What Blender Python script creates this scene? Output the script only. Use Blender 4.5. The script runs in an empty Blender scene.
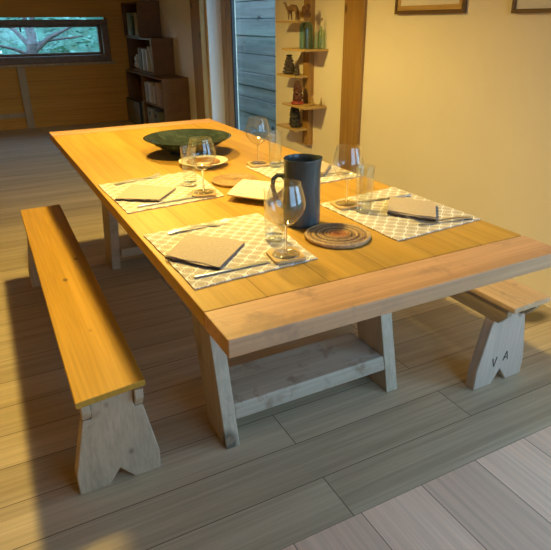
import bpy, bmesh, math, random
from mathutils import Vector, Matrix, noise
random.seed(7)
sc = bpy.context.scene
COL = sc.collection
PI = math.pi

# ------------------------------------------------------------------ materials
MATS = {}
def new_mat(name):
    m = bpy.data.materials.new(name); m.use_nodes = True
    nt = m.node_tree
    return m, nt, nt.nodes['Principled BSDF']
def N(nt, t, **kw):
    n = nt.nodes.new(t)
    for k, v in kw.items(): setattr(n, k, v)
    return n
def mixc(nt, fac, a, b, mode='MIX'):
    n = N(nt, 'ShaderNodeMix', data_type='RGBA', blend_type=mode)
    for s, v in ((n.inputs[0], fac), (n.inputs[6], a), (n.inputs[7], b)):
        if isinstance(v, bpy.types.NodeSocket): nt.links.new(v, s)
        elif isinstance(v, (int, float)): s.default_value = v
        else: s.default_value = (*v, 1)
    return n.outputs[2]
def ramp(nt, src, stops):
    r = N(nt, 'ShaderNodeValToRGB'); nt.links.new(src, r.inputs[0])
    e = r.color_ramp.elements
    while len(e) < len(stops): e.new(0.5)
    for k, (p, c) in enumerate(stops):
        e[k].position = p
        e[k].color = (*c, 1) if not isinstance(c, (int, float)) else (c, c, c, 1)
    return r.outputs[0]
def mapping(nt, src, scale=(1, 1, 1), loc=(0, 0, 0), rot=(0, 0, 0)):
    mp = N(nt, 'ShaderNodeMapping'); nt.links.new(src, mp.inputs[0])
    mp.inputs[1].default_value = loc; mp.inputs[2].default_value = rot; mp.inputs[3].default_value = scale
    return mp.outputs[0]
def tex_noise(nt, vec, scale, detail=4, rough=.55, dist=0.0, w=None):
    n = N(nt, 'ShaderNodeTexNoise')
    if w is not None:
        n.noise_dimensions = '4D'; nt.links.new(w, n.inputs['W'])
    nt.links.new(vec, n.inputs['Vector'])
    n.inputs['Scale'].default_value = scale; n.inputs['Detail'].default_value = detail
    n.inputs['Roughness'].default_value = rough; n.inputs['Distortion'].default_value = dist
    return n.outputs['Fac']
def bump(nt, b, h, strength=.2, dist=.01):
    n = N(nt, 'ShaderNodeBump'); nt.links.new(h, n.inputs['Height'])
    n.inputs['Strength'].default_value = strength; n.inputs['Distance'].default_value = dist
    nt.links.new(n.outputs[0], b.inputs['Normal'])

def plain(name, c, rough=.5, metal=0, var=.12, vscale=20, spec=.5, coat=0):
    m, nt, b = new_mat(name)
    tc = N(nt, 'ShaderNodeTexCoord')
    f = tex_noise(nt, tc.outputs['Object'], vscale, 3)
    lo = tuple(x * (1 - var) for x in c); hi = tuple(min(1, x * (1 + var)) for x in c)
    nt.links.new(ramp(nt, f, [(.3, lo), (.7, hi)]), b.inputs['Base Color'])
    b.inputs['Roughness'].default_value = rough; b.inputs['Metallic'].default_value = metal
    b.inputs['Specular IOR Level'].default_value = spec
    b.inputs['Coat Weight'].default_value = coat
    MATS[name] = m; return m

def wood(name, dark, mid, light, axis='Y', gs=14, rough=.5, knots=0.0, rows=None, rowlen=1.6, gap=.0016,
         rowoff=0.0, tone=.25, wear=0.0, wearc=(.2, .17, .13), spec=.4, streak=.5, seamc=.25):
    """wood grain running along an axis; rows = plank width when the surface is a run of planks"""
    m, nt, b = new_mat(name)
    tc = N(nt, 'ShaderNodeTexCoord'); o = tc.outputs['Object']
    ax = 'XYZ'.index(axis)
    s = [1, 1, 1]; s[ax] = .07
    rnd = None; mort = None
    if rows:
        rot = (0, 0, 0) if axis == 'X' else (0, 0, PI / 2)
        if axis == 'Y':
            sw = N(nt, 'ShaderNodeSeparateXYZ'); nt.links.new(o, sw.inputs[0])
            cb = N(nt, 'ShaderNodeCombineXYZ')
            nt.links.new(sw.outputs[1], cb.inputs[0]); nt.links.new(sw.outputs[0], cb.inputs[1])
            v = mapping(nt, cb.outputs[0], loc=(0.37, -rowoff, 0))
        elif axis == 'X':
            v = mapping(nt, o, loc=(0.7, -rowoff, 0))
        br = N(nt, 'ShaderNodeTexBrick'); nt.links.new(v, br.inputs[0])
        br.inputs['Color1'].default_value = (0, 0, 0, 1); br.inputs['Color2'].default_value = (1, 1, 1, 1)
        br.inputs['Mortar'].default_value = (.5, .5, .5, 1)
        br.inputs['Scale'].default_value = 1; br.inputs['Mortar Size'].default_value = gap
        br.inputs['Mortar Smooth'].default_value = .2
        br.inputs['Brick Width'].default_value = rowlen; br.inputs['Row Height'].default_value = rows
        br.offset = .37; br.offset_frequency = 2; br.squash = 1
        rgb2 = N(nt, 'ShaderNodeSeparateColor'); nt.links.new(br.outputs['Color'], rgb2.inputs[0])
        mu = N(nt, 'ShaderNodeMath', operation='MULTIPLY'); nt.links.new(rgb2.outputs[0], mu.inputs[0]); mu.inputs[1].default_value = 17
        rnd = mu.outputs[0]; mort = br.outputs['Fac']; rv = rgb2.outputs[0]
    v = mapping(nt, o, scale=s)
    f1 = tex_noise(nt, v, gs, 6, .6, .9, rnd)
    v2 = mapping(nt, o, scale=[x if k != ax else .02 for k, x in enumerate((1, 1, 1))])
    f2 = tex_noise(nt, v2, gs * 9, 3, .6, .2, rnd)
    c = ramp(nt, f1, [(.25, dark), (.48, mid), (.75, light)])
    g = ramp(nt, f2, [(.35, .72), (.62, 1.08)])
    c = mixc(nt, streak, c, g, 'MULTIPLY')
    if rows:
        t = ramp(nt, rv, [(0, 1 - tone), (1, 1 + tone * .5)])
        c = mixc(nt, 1, c, t, 'MULTIPLY')
        c = mixc(nt, mort, c, tuple(x * seamc for x in dark))
    if knots:
        kv = mapping(nt, o, scale=[.6 if k == ax else 1 for k in range(3)])
        vo = N(nt, 'ShaderNodeTexVoronoi'); nt.links.new(kv, vo.inputs[0]); vo.inputs['Scale'].default_value = knots
        kf = ramp(nt, vo.outputs['Distance'], [(.06, 1), (.12, 0)])
        c = mixc(nt, kf, c, tuple(x * .32 for x in dark))
    if wear:
        wf = tex_noise(nt, o, 9, 6, .7, .4)
        wr = ramp(nt, wf, [(.60 - wear * .2, 0), (.72 - wear * .2, .8)])
        c = mixc(nt, wr, c, wearc)
    nt.links.new(c, b.inputs['Base Color'])
    b.inputs['Roughness'].default_value = rough; b.inputs['Specular IOR Level'].default_value = spec
    bump(nt, b, f2, .12, .003)
    MATS[name] = m; return m

def glassy(name, tint, amount=.10, edge=.75, rough=.02, edgec=(1, 1, 1), dark=.6):
    """thin clear glass: straight-through light plus mirror reflection that grows at grazing angles"""
    m = bpy.data.materials.new(name); m.use_nodes = True; nt = m.node_tree; nt.nodes.clear()
    out = N(nt, 'ShaderNodeOutputMaterial')
    tr = N(nt, 'ShaderNodeBsdfTransparent')
    gl = N(nt, 'ShaderNodeBsdfGlossy'); gl.inputs[0].default_value = (*edgec, 1); gl.inputs['Roughness'].default_value = rough
    lw = N(nt, 'ShaderNodeLayerWeight'); lw.inputs[0].default_value = .35
    nt.links.new(ramp(nt, lw.outputs['Facing'], [(0, tint), (.62, tint), (1, tuple(x * dark for x in tint))]), tr.inputs[0])
    r = ramp(nt, lw.outputs['Facing'], [(0, amount * .35), (.55, amount), (1, edge)])
    mx = N(nt, 'ShaderNodeMixShader'); nt.links.new(r, mx.inputs[0])
    nt.links.new(tr.outputs[0], mx.inputs[1]); nt.links.new(gl.outputs[0], mx.inputs[2])
    nt.links.new(mx.outputs[0], out.inputs[0])
    MATS[name] = m; return m

def plaster(name, c):
    m, nt, b = new_mat(name)
    tc = N(nt, 'ShaderNodeTexCoord')
    f = tex_noise(nt, tc.outputs['Object'], 2.2, 5, .6)
    nt.links.new(ramp(nt, f, [(.3, tuple(x * .95 for x in c)), (.7, c)]), b.inputs['Base Color'])
    b.inputs['Roughness'].default_value = .85; b.inputs['Specular IOR Level'].default_value = .2
    bump(nt, b, tex_noise(nt, tc.outputs['Object'], 60, 3), .05, .003)
    MATS[name] = m; return m

M = MATS
wood('floor_across', (.40, .315, .205), (.53, .425, .28), (.62, .51, .35), 'X', 9, .5, spec=.2, rows=.1755, rowlen=1.75, rowoff=.075, tone=.15, knots=1.7, streak=.6)
wood('floor_along', (.78, .54, .38), (.86, .61, .44), (.90, .66, .49), 'Y', 9, .42, rows=.232, rowlen=1.9, rowoff=-.036, tone=.16, knots=1.3)  # pinker boards, brightened further in place of warm light near the camera
wood('table_planks', (.45, .25, .042), (.53, .302, .056), (.59, .35, .08), 'Y', 9, .42, spec=.25, rows=.17, rowlen=9, rowoff=-.003, tone=.12, gap=.0011, knots=2.2, seamc=.42)
wood('table_board', (.48, .265, .13), (.60, .34, .18), (.69, .41, .225), 'X', 10, .42, knots=3.2, wear=.28, wearc=(.36, .215, .13))
wood('table_leg_wood', (.40, .33, .23), (.53, .45, .33), (.62, .54, .41), 'Z', 12, .6, knots=3, wear=.12, wearc=(.35, .26, .17))
wood('table_shelf_wood', (.36, .29, .21), (.47, .40, .30), (.54, .47, .37), 'X', 9, .6, wear=.35, wearc=(.27, .18, .11))
wood('bench_seat_pine', (.46, .25, .026), (.52, .285, .036), (.58, .33, .055), 'Y', 10, .45, spec=.25, knots=9, tone=.1)
wood('bench_seat_worn', (.42, .25, .12), (.56, .36, .19), (.64, .44, .26), 'Y', 9, .5, knots=11, wear=.1)
wood('bench_end_board', (.42, .33, .22), (.50, .40, .28), (.57, .47, .34), 'Z', 10, .7, knots=8, wear=.05, wearc=(.33, .24, .15))
wood('bench_end_white', (.44, .36, .28), (.53, .43, .34), (.60, .50, .40), 'Z', 9, .65, knots=5, wear=.10, wearc=(.38, .27, .18))
wood('bench_rail_wood', (.26, .18, .10), (.36, .26, .15), (.44, .33, .20), 'Y', 10, .6, knots=7)
wood('cladding', (.50, .24, .04), (.56, .27, .05), (.61, .31, .06), 'X', 6, .7, tone=.1, spec=.15)
wood('stud_wood', (.30, .21, .11), (.40, .29, .155), (.48, .36, .20), 'Z', 9, .6)
wood('post_oak', (.28, .14, .03), (.38, .205, .048), (.46, .265, .07), 'Z', 12, .5, knots=4)
wood('shelf_wood', (.42, .26, .08), (.55, .36, .12), (.64, .44, .16), 'Y', 12, .5)
wood('door_wood', (.36, .25, .15), (.47, .34, .21), (.55, .41, .27), 'Z', 12, .5)
wood('crate_wood', (.11, .046, .006), (.15, .066, .010), (.20, .09, .016), 'Y', 8, .5)
wood('shed_boards', (.16, .155, .15), (.30, .285, .27), (.46, .43, .40), 'Y', 7, .8, knots=2.5, wear=.3, wearc=(.34, .33, .30))
wood('frame_dark', (.10, .05, .02), (.15, .08, .03), (.20, .11, .045), 'Y', 14, .4)
wood('frame_gold', (.45, .27, .08), (.58, .37, .12), (.66, .45, .17), 'Y', 14, .4)
wood('coaster_wood', (.50, .30, .12), (.62, .40, .17), (.70, .48, .22), 'Y', 30, .45)
plaster('wall_plaster', (.89, .79, .60))
plaster('reveal_plaster', (.82, .82, .80))
plaster('ceiling_plaster', (.62, .50, .34))
plain('ceramic_cream', (.80, .74, .58), .25, var=.04)
plain('ceramic_brown', (.30, .13, .04), .4, var=.3, vscale=60)
plain('dark_gasket', (.02, .022, .025), .5)
plain('paper', (.80, .74, .62), .8, var=.03)
plain('steel', (.50, .49, .46), .33, 1, var=.05)
plain('linen_taupe', (.47, .38, .30), .9, var=.10, vscale=180)
plain('linen_dark', (.055, .035, .03), .9)
plain('stone_dark', (.085, .062, .04), .75, var=.45, vscale=60)
plain('carved_red', (.11, .04, .022), .45, var=.6, vscale=70)
plain('carved_red_base', (.34, .05, .025), .4, var=.2)
plain('carved_black', (.045, .038, .026), .6, var=.5, vscale=60)
plain('brass_dull', (.42, .28, .09), .45, .3, var=.3, vscale=90)
plain('camel_wood', (.24, .14, .055), .55, var=.25, vscale=70)
plain('dried_seed', (.17, .075, .025), .9, var=.4, vscale=90)
plain('twig', (.33, .20, .09), .9)
plain('black_card', (.02, .02, .018), .6)
plain('grey_card', (.30, .27, .19), .8)
plain('slate_card', (.17, .165, .12), .8)
plain('white_card', (.62, .58, .48), .7)
plain('hole', (.01, .01, .01), .9)
plain('leaf', (.13, .30, .22), .6, var=.6, vscale=3)
plain('bark', (.13, .11, .105), .9, var=.3, vscale=12)
plain('grass', (.10, .16, .06), .95, var=.4, vscale=2)
plain('lamp_metal', (.05, .05, .05), .4, .8)
plain('pale_trim', (.34, .32, .25), .5)
plain('carving_dark', (.06, .045, .035), .9)
glassy('clear_glass', (.97, .975, .97), .12, .95, .03, dark=.30)
def solid_glass(name):
    m, nt, b = new_mat(name)
    b.inputs['Transmission Weight'].default_value = 1; b.inputs['Roughness'].default_value = .02; b.inputs['IOR'].default_value = 1.45
    b.inputs['Base Color'].default_value = (.97, .98, .97, 1); MATS[name] = m
solid_glass('solid_glass')
def lamp_glow():
    m = bpy.data.materials.new('lamp_glow'); m.use_nodes = True; nt = m.node_tree; nt.nodes.clear()
    e = N(nt, 'ShaderNodeEmission'); e.inputs[0].default_value = (1, .78, .32, 1); e.inputs[1].default_value = 26
    o = N(nt, 'ShaderNodeOutputMaterial'); nt.links.new(e.outputs[0], o.inputs[0]); MATS['lamp_glow'] = m
lamp_glow()
glassy('thick_glass', (.95, .965, .95), .20, .95, .05, dark=.35)
glassy('window_glass', (.97, .98, .98), .05, .5)
glassy('teal_glass', (.74, .88, .93), .10, .55, .05, (.7, .95, .9))
glassy('pale_glass', (.86, .92, .84), .08, .5, .05)

def jug_glaze():
    m, nt, b = new_mat('jug_glaze')
    tc = N(nt, 'ShaderNodeTexCoord'); o = tc.outputs['Object']
    f = tex_noise(nt, mapping(nt, o, scale=(1, 1, .35)), 16, 5, .6, .6)
    nt.links.new(ramp(nt, f, [(.3, (.035, .042, .042)), (.55, (.065, .078, .080)), (.8, (.14, .165, .175))]), b.inputs['Base Color'])
    b.inputs['Roughness'].default_value = .22
    MATS['jug_glaze'] = m
jug_glaze()
def bowl_glaze():
    m, nt, b = new_mat('bowl_glaze')
    tc = N(nt, 'ShaderNodeTexCoord'); o = tc.outputs['Object']
    f = tex_noise(nt, o, 9, 6, .65, 1.2)
    nt.links.new(ramp(nt, f, [(.3, (.018, .028, .025)), (.55, (.035, .052, .044)), (.8, (.085, .105, .085))]), b.inputs['Base Color'])
    b.inputs['Roughness'].default_value = .07
    MATS['bowl_glaze'] = m
bowl_glaze()

def mat_cloth(name, scale, style):
    """woven mat: pale scallop or lattice lines on a taupe ground"""
    m, nt, b = new_mat(name)
    tc = N(nt, 'ShaderNodeTexCoord')
    sp = N(nt, 'ShaderNodeSeparateXYZ'); nt.links.new(tc.outputs['Object'], sp.inputs[0])
    def math_(op, a, c=None):
        n = N(nt, 'ShaderNodeMath', operation=op)
        for s, v in ((n.inputs[0], a), (n.inputs[1], c)):
            if v is None: continue
            if isinstance(v, bpy.types.NodeSocket): nt.links.new(v, s)
            else: s.default_value = v
        return n.outputs[0]
    u = math_('MULTIPLY', sp.outputs[0], scale); v = math_('MULTIPLY', sp.outputs[1], scale)
    # ogee lattice: cos(u) + cos(v) near zero, bent so that the cells become leaf shaped
    s = math_('ADD', math_('COSINE', u), math_('COSINE', math_('ADD', v, math_('MULTIPLY', math_('SINE', math_('MULTIPLY', v, 1.0)), .35 if style else 0))))
    line = math_('ABSOLUTE', s)
    f = ramp(nt, line, [(.22, 1), (.42, 0)])
    dot = ramp(nt, math_('ABSOLUTE', math_('SUBTRACT', line, 1.15)), [(.08, .55), (.2, 0)])
    f = math_('MAXIMUM', f, dot)
    c = mixc(nt, f, (.50, .43, .35), (.84, .82, .80))
    w = tex_noise(nt, tc.outputs['Object'], 320, 2)
    c = mixc(nt, .5, c, ramp(nt, w, [(.3, .8), (.7, 1.05)]), 'MULTIPLY')
    nt.links.new(c, b.inputs['Base Color']); b.inputs['Roughness'].default_value = .92
    b.inputs['Specular IOR Level'].default_value = .15
    bump(nt, b, w, .2, .002)
    MATS[name] = m
mat_cloth('mat_cloth', 2 * PI / .046, 1)

def rattan(name, stops):
    m, nt, b = new_mat(name)
    tc = N(nt, 'ShaderNodeTexCoord')
    ln = N(nt, 'ShaderNodeVectorMath', operation='LENGTH')
    fl = mapping(nt, tc.outputs['Object'], scale=(1, 1, 0)); nt.links.new(fl, ln.inputs[0])
    mu = N(nt, 'ShaderNodeMath', operation='MULTIPLY'); nt.links.new(ln.outputs['Value'], mu.inputs[0]); mu.inputs[1].default_value = 10
    base = ramp(nt, mu.outputs[0], stops)
    f = tex_noise(nt, tc.outputs['Object'], 110, 3)
    c = mixc(nt, .7, base, ramp(nt, f, [(.35, .55), (.65, 1.1)]), 'MULTIPLY')
    nt.links.new(c, b.inputs['Base Color']); b.inputs['Roughness'].default_value = .55
    MATS[name] = m
tan, br, rd = (.52, .32, .15), (.13, .07, .035), (.48, .17, .05)
rattan('rattan_red', [(0, (.5, .2, .06)), (.2, rd), (.36, (.42, .22, .08)), (.44, br), (.55, tan), (.63, br), (.74, tan), (.8, br), (.86, (.50, .32, .16)), (1, (.50, .32, .16))])
rattan('rattan_plain', [(0, (.44, .26, .09)), (.25, (.36, .2, .07)), (.5, (.44, .27, .10)), (.75, (.36, .21, .08)), (.9, (.45, .28, .11))])

# ------------------------------------------------------------------ geometry
class MB:
    def __init__(s): s.bm = bmesh.new()
    def poly8(s, a, b):
        """solid between two quads (or any equal outlines) a and b"""
        n = len(a)
        va = [s.bm.verts.new(p) for p in a]; vb = [s.bm.verts.new(p) for p in b]
        s.bm.faces.new(va[::-1]); s.bm.faces.new(vb)
        for i in range(n):
            s.bm.faces.new((va[i], va[(i + 1) % n], vb[(i + 1) % n], vb[i]))
        s.last = va + vb
        return s
    def box(s, x0, x1, y0, y1, z0, z1, rot=None, pivot=None):
        s.poly8([(x0, y0, z0), (x1, y0, z0), (x1, y1, z0), (x0, y1, z0)], [(x0, y0, z1), (x1, y0, z1), (x1, y1, z1), (x0, y1, z1)])
        if rot:
            bmesh.ops.rotate(s.bm, verts=s.last, cent=pivot or ((x0 + x1) / 2, (y0 + y1) / 2, z0), matrix=rot)
        return s
    def slab(s, quad, z0, z1):
        s.poly8([(*q[:2], z0) for q in quad], [(*q[:2], z1) for q in quad]); return s
    def lathe(s, prof, c=(0, 0, 0), seg=40, mod=None):
        rings = []
        for k, (r, z) in enumerate(prof):
            if r < 1e-6: rings.append([s.bm.verts.new((c[0], c[1], c[2] + z))])
            else:
                ring = []
                for i in range(seg):
                    a = 2 * PI * i / seg
                    rr, zz = (r, z) if mod is None else mod(a, r, z)
                    ring.append(s.bm.verts.new((c[0] + rr * math.cos(a), c[1] + rr * math.sin(a), c[2] + zz)))
                rings.append(ring)
        for a, b in zip(rings, rings[1:]):
            if len(a) == 1 and len(b) == 1: continue
            for i in range(seg):
                j = (i + 1) % seg
                if len(a) == 1: s.bm.faces.new((a[0], b[j], b[i]))
                elif len(b) == 1: s.bm.faces.new((a[i], a[j], b[0]))
                else: s.bm.faces.new((a[i], a[j], b[j], b[i]))
        return s
    def tube(s, pts, rad, seg=10, flat=1.0):
        pts = [Vector(p) for p in pts]; n = len(pts)
        R = rad if isinstance(rad, (list, tuple)) else [rad] * n
        rings = []; ref = Vector((0, 0, 1))
        t0 = (pts[1] - pts[0]).normalized()
        if abs(t0.dot(ref)) > .95: ref = Vector((1, 0, 0))
        for i in range(n):
            t = (pts[min(i + 1, n - 1)] - pts[max(i - 1, 0)]).normalized()
            u = t.cross(ref); u.normalize(); w = u.cross(t); ref = w
            rings.append([s.bm.verts.new(pts[i] + R[i] * (math.cos(2 * PI * k / seg) * u * flat + math.sin(2 * PI * k / seg) * w)) for k in range(seg)])
        for a, b in zip(rings, rings[1:]):
            for k in range(seg): s.bm.faces.new((a[k], a[(k + 1) % seg], b[(k + 1) % seg], b[k]))
        s.bm.faces.new(rings[0][::-1]); s.bm.faces.new(rings[-1]); return s
    def ball(s, c, r, sub=2, sc=(1, 1, 1), rough=0, fr=20):
        d = bmesh.ops.create_icosphere(s.bm, subdivisions=sub, radius=1)
        for v in d['verts']:
            k = 1 + (rough * noise.noise(v.co * fr * .1 + Vector(c) * 30) if rough else 0)
            v.co = Vector(c) + Vector((v.co.x * sc[0], v.co.y * sc[1], v.co.z * sc[2])) * r * k
        return s
    def bevel(s, w=.004, seg=2, ang=.6):
        s.bm.normal_update()
        es = [e for e in s.bm.edges if len(e.link_faces) == 2 and e.calc_face_angle(0) > ang]
        bmesh.ops.bevel(s.bm, geom=es, offset=w, segments=seg, affect='EDGES', clamp_overlap=True, profile=.6)
        return s
    def build(s, name, mat, parent=None, smooth=False, loc=None):
        bm = s.bm
        bmesh.ops.recalc_face_normals(bm, faces=bm.faces)
        off = Vector(loc) if loc is not None else (Vector(parent['_o']) if parent is not None and '_o' in parent else Vector((0, 0, 0)))
        for v in bm.verts: v.co -= off
        me = bpy.data.meshes.new(name); bm.to_mesh(me); bm.free()
        if smooth:
            for p in me.polygons: p.use_smooth = True
        for m in (mat if isinstance(mat, (list, tuple)) else [mat]):
            me.materials.append(MATS[m] if isinstance(m, str) else m)
        o = bpy.data.objects.new(name, me); COL.objects.link(o)
        if parent is not None:
            o.parent = parent; o['_o'] = tuple(off)
        else: o.location = off
        if smooth and smooth != 'all':
            for e in me.edges: pass
            try: me.set_sharp_from_angle(angle=math.radians(48))
            except Exception: pass
        return o

def tag(o, label=None, cat=None, group=None, kind=None):
    if label: o['label'] = label
    if cat: o['category'] = cat
    if group: o['group'] = group
    if kind: o['kind'] = kind
    return o
def thing(name, label, cat, loc=(0, 0, 0), rz=0, group=None, abs_=True):
    """Empty at the thing's base; abs_: its parts are given in room coordinates"""
    o = bpy.data.objects.new(name, None); COL.objects.link(o)
    o.empty_display_size = .05
    o.location = loc; o.rotation_euler = (0, 0, rz)
    o['_o'] = tuple(loc) if abs_ else (0.0, 0.0, 0.0)
    return tag(o, label, cat, group)
def copy_tree(o, parent=None):
    c = o.copy(); COL.objects.link(c); c.parent = parent
    for ch in list(o.children): copy_tree(ch, c)
    return c
def place(root, loc, rz=0, label=None):
    root.location = loc; root.rotation_euler = (0, 0, rz)
    if label: root['label'] = label
    return root
def structure(name, mb, mat, parent=None, label=None):
    o = mb.build(name, mat, parent)
    if parent is None: o['kind'] = 'structure'
    if label: o['label'] = label
    return o

XW = 2.04      # inner face of the right wall
YF = 7.8       # inner face of the far wall
YB = -1.75     # wall behind the camera
XL = -2.4
HC = 2.6
# ------------------------------------------------------------------ the room
b = MB()
b.box(XL - .2, XW + .34, .075, YF + .2, -.06, 0)
nf = len(b.bm.faces)
b.box(XL - .2, XW + .34, YB - .2, .075, -.06, 0)
b.bm.faces.ensure_lookup_table()
for k, f in enumerate(b.bm.faces): f.material_index = 1 if k >= nf else 0
structure('floor', b, ['floor_across', 'floor_along'])
structure('ceiling', MB().box(XL - .2, XW + .34, YB - .2, YF + .2, HC, HC + .1), 'ceiling_plaster')
DY0, DY1, DH = 3.683, 5.28, 2.15
b = MB()
BY0, BY1, BZ0, BZ1 = -1.60, -.20, .06, 2.15
b.box(XW, XW + .34, BY1, DY0, 0, HC).box(XW, XW + .34, YB - .2, BY0, 0, HC).box(XW, XW + .34, BY0, BY1, 0, BZ0).box(XW, XW + .34, BY0, BY1, BZ1, HC)
b.box(XW, XW + .34, DY1, YF + .2, 0, HC).box(XW, XW + .34, DY0, DY1, DH, HC)
structure('wall_right', b, 'wall_plaster')
# pale plaster lining of the door opening
b = MB()
b.box(XW + .002, XW + .16, DY1 - .012, DY1 + .002, 0, DH).box(XW + .002, XW + .16, DY0 - .002, DY0 + .012, 0, DH).box(XW + .002, XW + .16, DY0, DY1, DH - .012, DH + .002)
structure('trim_1', b, 'reveal_plaster')
# glazed door
d = bpy.data.objects.new('door_1', None); COL.objects.link(d); d.location = (XW + .2, DY0, 0); d['_o'] = tuple(d.location); d['kind'] = 'structure'
b = MB()
gx0, gx1 = XW + .16, XW + .24
b.box(gx0, gx1, DY1 - .12, DY1, 0, DH - .0).box(gx0, gx1, DY0, DY0 + .09, 0, DH).box(gx0, gx1, DY0 + .09, DY1 - .12, DH - .1, DH).box(gx0, gx1, DY0 + .09, DY1 - .12, 0, .07).bevel(.006)
b.build('door_frame', 'door_wood', d)
b = MB()
sx0, sx1 = XW + .17, XW + .225
b.box(sx0, sx1, DY1 - .235, DY1 - .122, .075, DH - .105).box(sx0, sx1, DY0 + .092, DY0 + .20, .075, DH - .105).box(sx0, sx1, DY0 + .2, DY1 - .235, .075, .19).box(sx0, sx1, DY0 + .2, DY1 - .235, DH - .22, DH - .105).bevel(.006)
b.build('door_sash', 'door_wood', d)
b = MB()
b.box(sx0 + .01, sx1 - .01, DY1 - .262, DY1 - .236, .19, DH - .22).box(sx0 + .01, sx1 - .01, DY0 + .2, DY0 + .215, .19, DH - .22)
b.build('gasket', 'dark_gasket', d)
MB().box(XW + .194, XW + .2, DY0 + .212, DY1 - .258, .192, DH - .222).build('door_pane', 'window_glass', d)

# far wall of wide boards, with the long window
WX0, WX1, WZ0, WZ1 = -1.0, 1.43, .93, 1.325
b = MB()
def boards(x0, x1, z0, z1):
    z = z0
    while z < z1 - .02:
        h = min(.205, z1 - z)
        b.box(x0, x1, YF, YF + .2, z + .0012, z + h - .0012); z += h
boards(XL - .2, WX0 - .09, 0, HC); boards(WX1 + .09, XW + .34, 0, HC)
boards(WX0 - .09, WX1 + .09, 0, WZ0 - .09); boards(WX0 - .09, WX1 + .09, WZ1 + .09, HC)
b.bevel(.0025, 1)
b.box(XL - .2, WX0 - .09, YF + .03, YF + .15, 0, HC).box(WX1 + .09, XW + .34, YF + .03, YF + .15, 0, HC)
b.box(WX0 - .09, WX1 + .09, YF + .03, YF + .15, 0, WZ0 - .09).box(WX0 - .09, WX1 + .09, YF + .03, YF + .15, WZ1 + .09, HC)
structure('wall_far', b, 'cladding')
w = bpy.data.objects.new('window_1', None); COL.objects.link(w); w.location = (0, YF, WZ0); w['_o'] = tuple(w.location); w['kind'] = 'structure'
b = MB()
b.box(WX0 - .09, WX1 + .09, YF - .03, YF + .2, WZ0 - .09, WZ0).box(WX0 - .09, WX1 + .09, YF - .03, YF + .2, WZ1, WZ1 + .06)
b.box(WX0 - .09, WX0, YF - .03, YF + .2, WZ0, WZ1).box(WX1, WX1 + .09, YF - .03, YF + .2, WZ0, WZ1).bevel(.006)
b.build('window_frame', 'frame_dark', w)
b = MB()
b.box(WX0, WX1, YF + .06, YF + .11, WZ0, WZ0 + .035).box(WX0, WX1, YF + .06, YF + .11, WZ1 - .035, WZ1).box(WX1 - .04, WX1, YF + .06, YF + .11, WZ0 + .035, WZ1 - .035).box(WX0, WX0 + .04, YF + .06, YF + .11, WZ0 + .035, WZ1 - .035).bevel(.005)
b.build('window_sash', 'frame_dark', w)
MB().box(WX0 + .04, WX1 - .04, YF + .082, YF + .088, WZ0 + .035, WZ1 - .035).build('window_pane', 'window_glass', w)
# little latch hanging from the top rail
MB().box(.375, .395, YF + .03, YF + .06, WZ1 - .09, WZ1 - .01).bevel(.004).build('window_latch', 'dark_gasket', w)
MB().box(WX0 - .12, WX1 + .13, YF - .05, YF - .001, WZ0 - .125, WZ0 - .09).bevel(.004).build('window_sill', 'stud_wood', w)
b = MB(); b.box(.245, .345, YF - .035, YF - .001, 0, WZ0 - .13).bevel(.004); structure('trim_2', b, 'stud_wood')
b = MB(); b.box(XL, .243, YF - .02, YF - .001, .15, .21).bevel(.004); structure('trim_3', b, 'stud_wood')
b = MB(); b.box(XL, XW, YF - .018, YF - .001, 0, .06).bevel(.004); o = structure('baseboard_far', b, 'cladding')
# oak posts on the right wall
b = MB(); b.box(XW - .025, XW - .0005, 2.395, 2.625, 0, HC).bevel(.006); structure('trim_4', b, 'post_oak')
b = MB(); b.box(XW - .07, XW - .0005, 5.31, 5.60, 0, HC).bevel(.008); structure('trim_5', b, 'post_oak')
# left wall and the wall behind the camera with a window added to light the near floor
structure('wall_left', MB().box(XL - .2, XL, YB - .2, YF + .2, 0, HC), 'cladding')
BX0, BX1, BH0, BH1 = .20, 1.70, .75, 2.25
b = MB()
b.box(XL - .2, BX0, YB - .2, YB, 0, HC).box(BX1, XW + .34, YB - .2, YB, 0, HC).box(BX0, BX1, YB - .2, YB, 0, BH0).box(BX0, BX1, YB - .2, YB, BH1, HC)
structure('wall_back', b, 'wall_plaster')
w3 = bpy.data.objects.new('added_window', None); COL.objects.link(w3); w3.location = (BX0, YB, BH0); w3['_o'] = tuple(w3.location); w3['kind'] = 'structure'
b = MB()
b.box(BX0, BX0 + .06, YB - .14, YB - .06, BH0, BH1).box(BX1 - .06, BX1, YB - .14, YB - .06, BH0, BH1).box(BX0 + .06, BX1 - .06, YB - .14, YB - .06, BH0, BH0 + .06).box(BX0 + .06, BX1 - .06, YB - .14, YB - .06, BH1 - .06, BH1)
b.build('window_frame', 'door_wood', w3)
MB().box(BX0 + .06, BX1 - .06, YB - .103, YB - .097, BH0 + .06, BH1 - .06).build('window_pane', 'window_glass', w3)
w2 = bpy.data.objects.new('window_2', None); COL.objects.link(w2); w2.location = (XW, BY0, BZ0); w2['_o'] = tuple(w2.location); w2['kind'] = 'structure'
b = MB(); xa, xb = XW + .16, XW + .24
b.box(xa, xb, BY0, BY0 + .06, BZ0, BZ1).box(xa, xb, BY1 - .06, BY1, BZ0, BZ1).box(xa, xb, BY0 + .06, BY1 - .06, BZ0, BZ0 + .06).box(xa, xb, BY0 + .06, BY1 - .06, BZ1 - .06, BZ1)
b.build('window_frame', 'door_wood', w2)
MB().box(xa + .037, xa + .043, BY0 + .06, BY1 - .06, BZ0 + .06, BZ1 - .06).build('window_pane', 'window_glass', w2)

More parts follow.
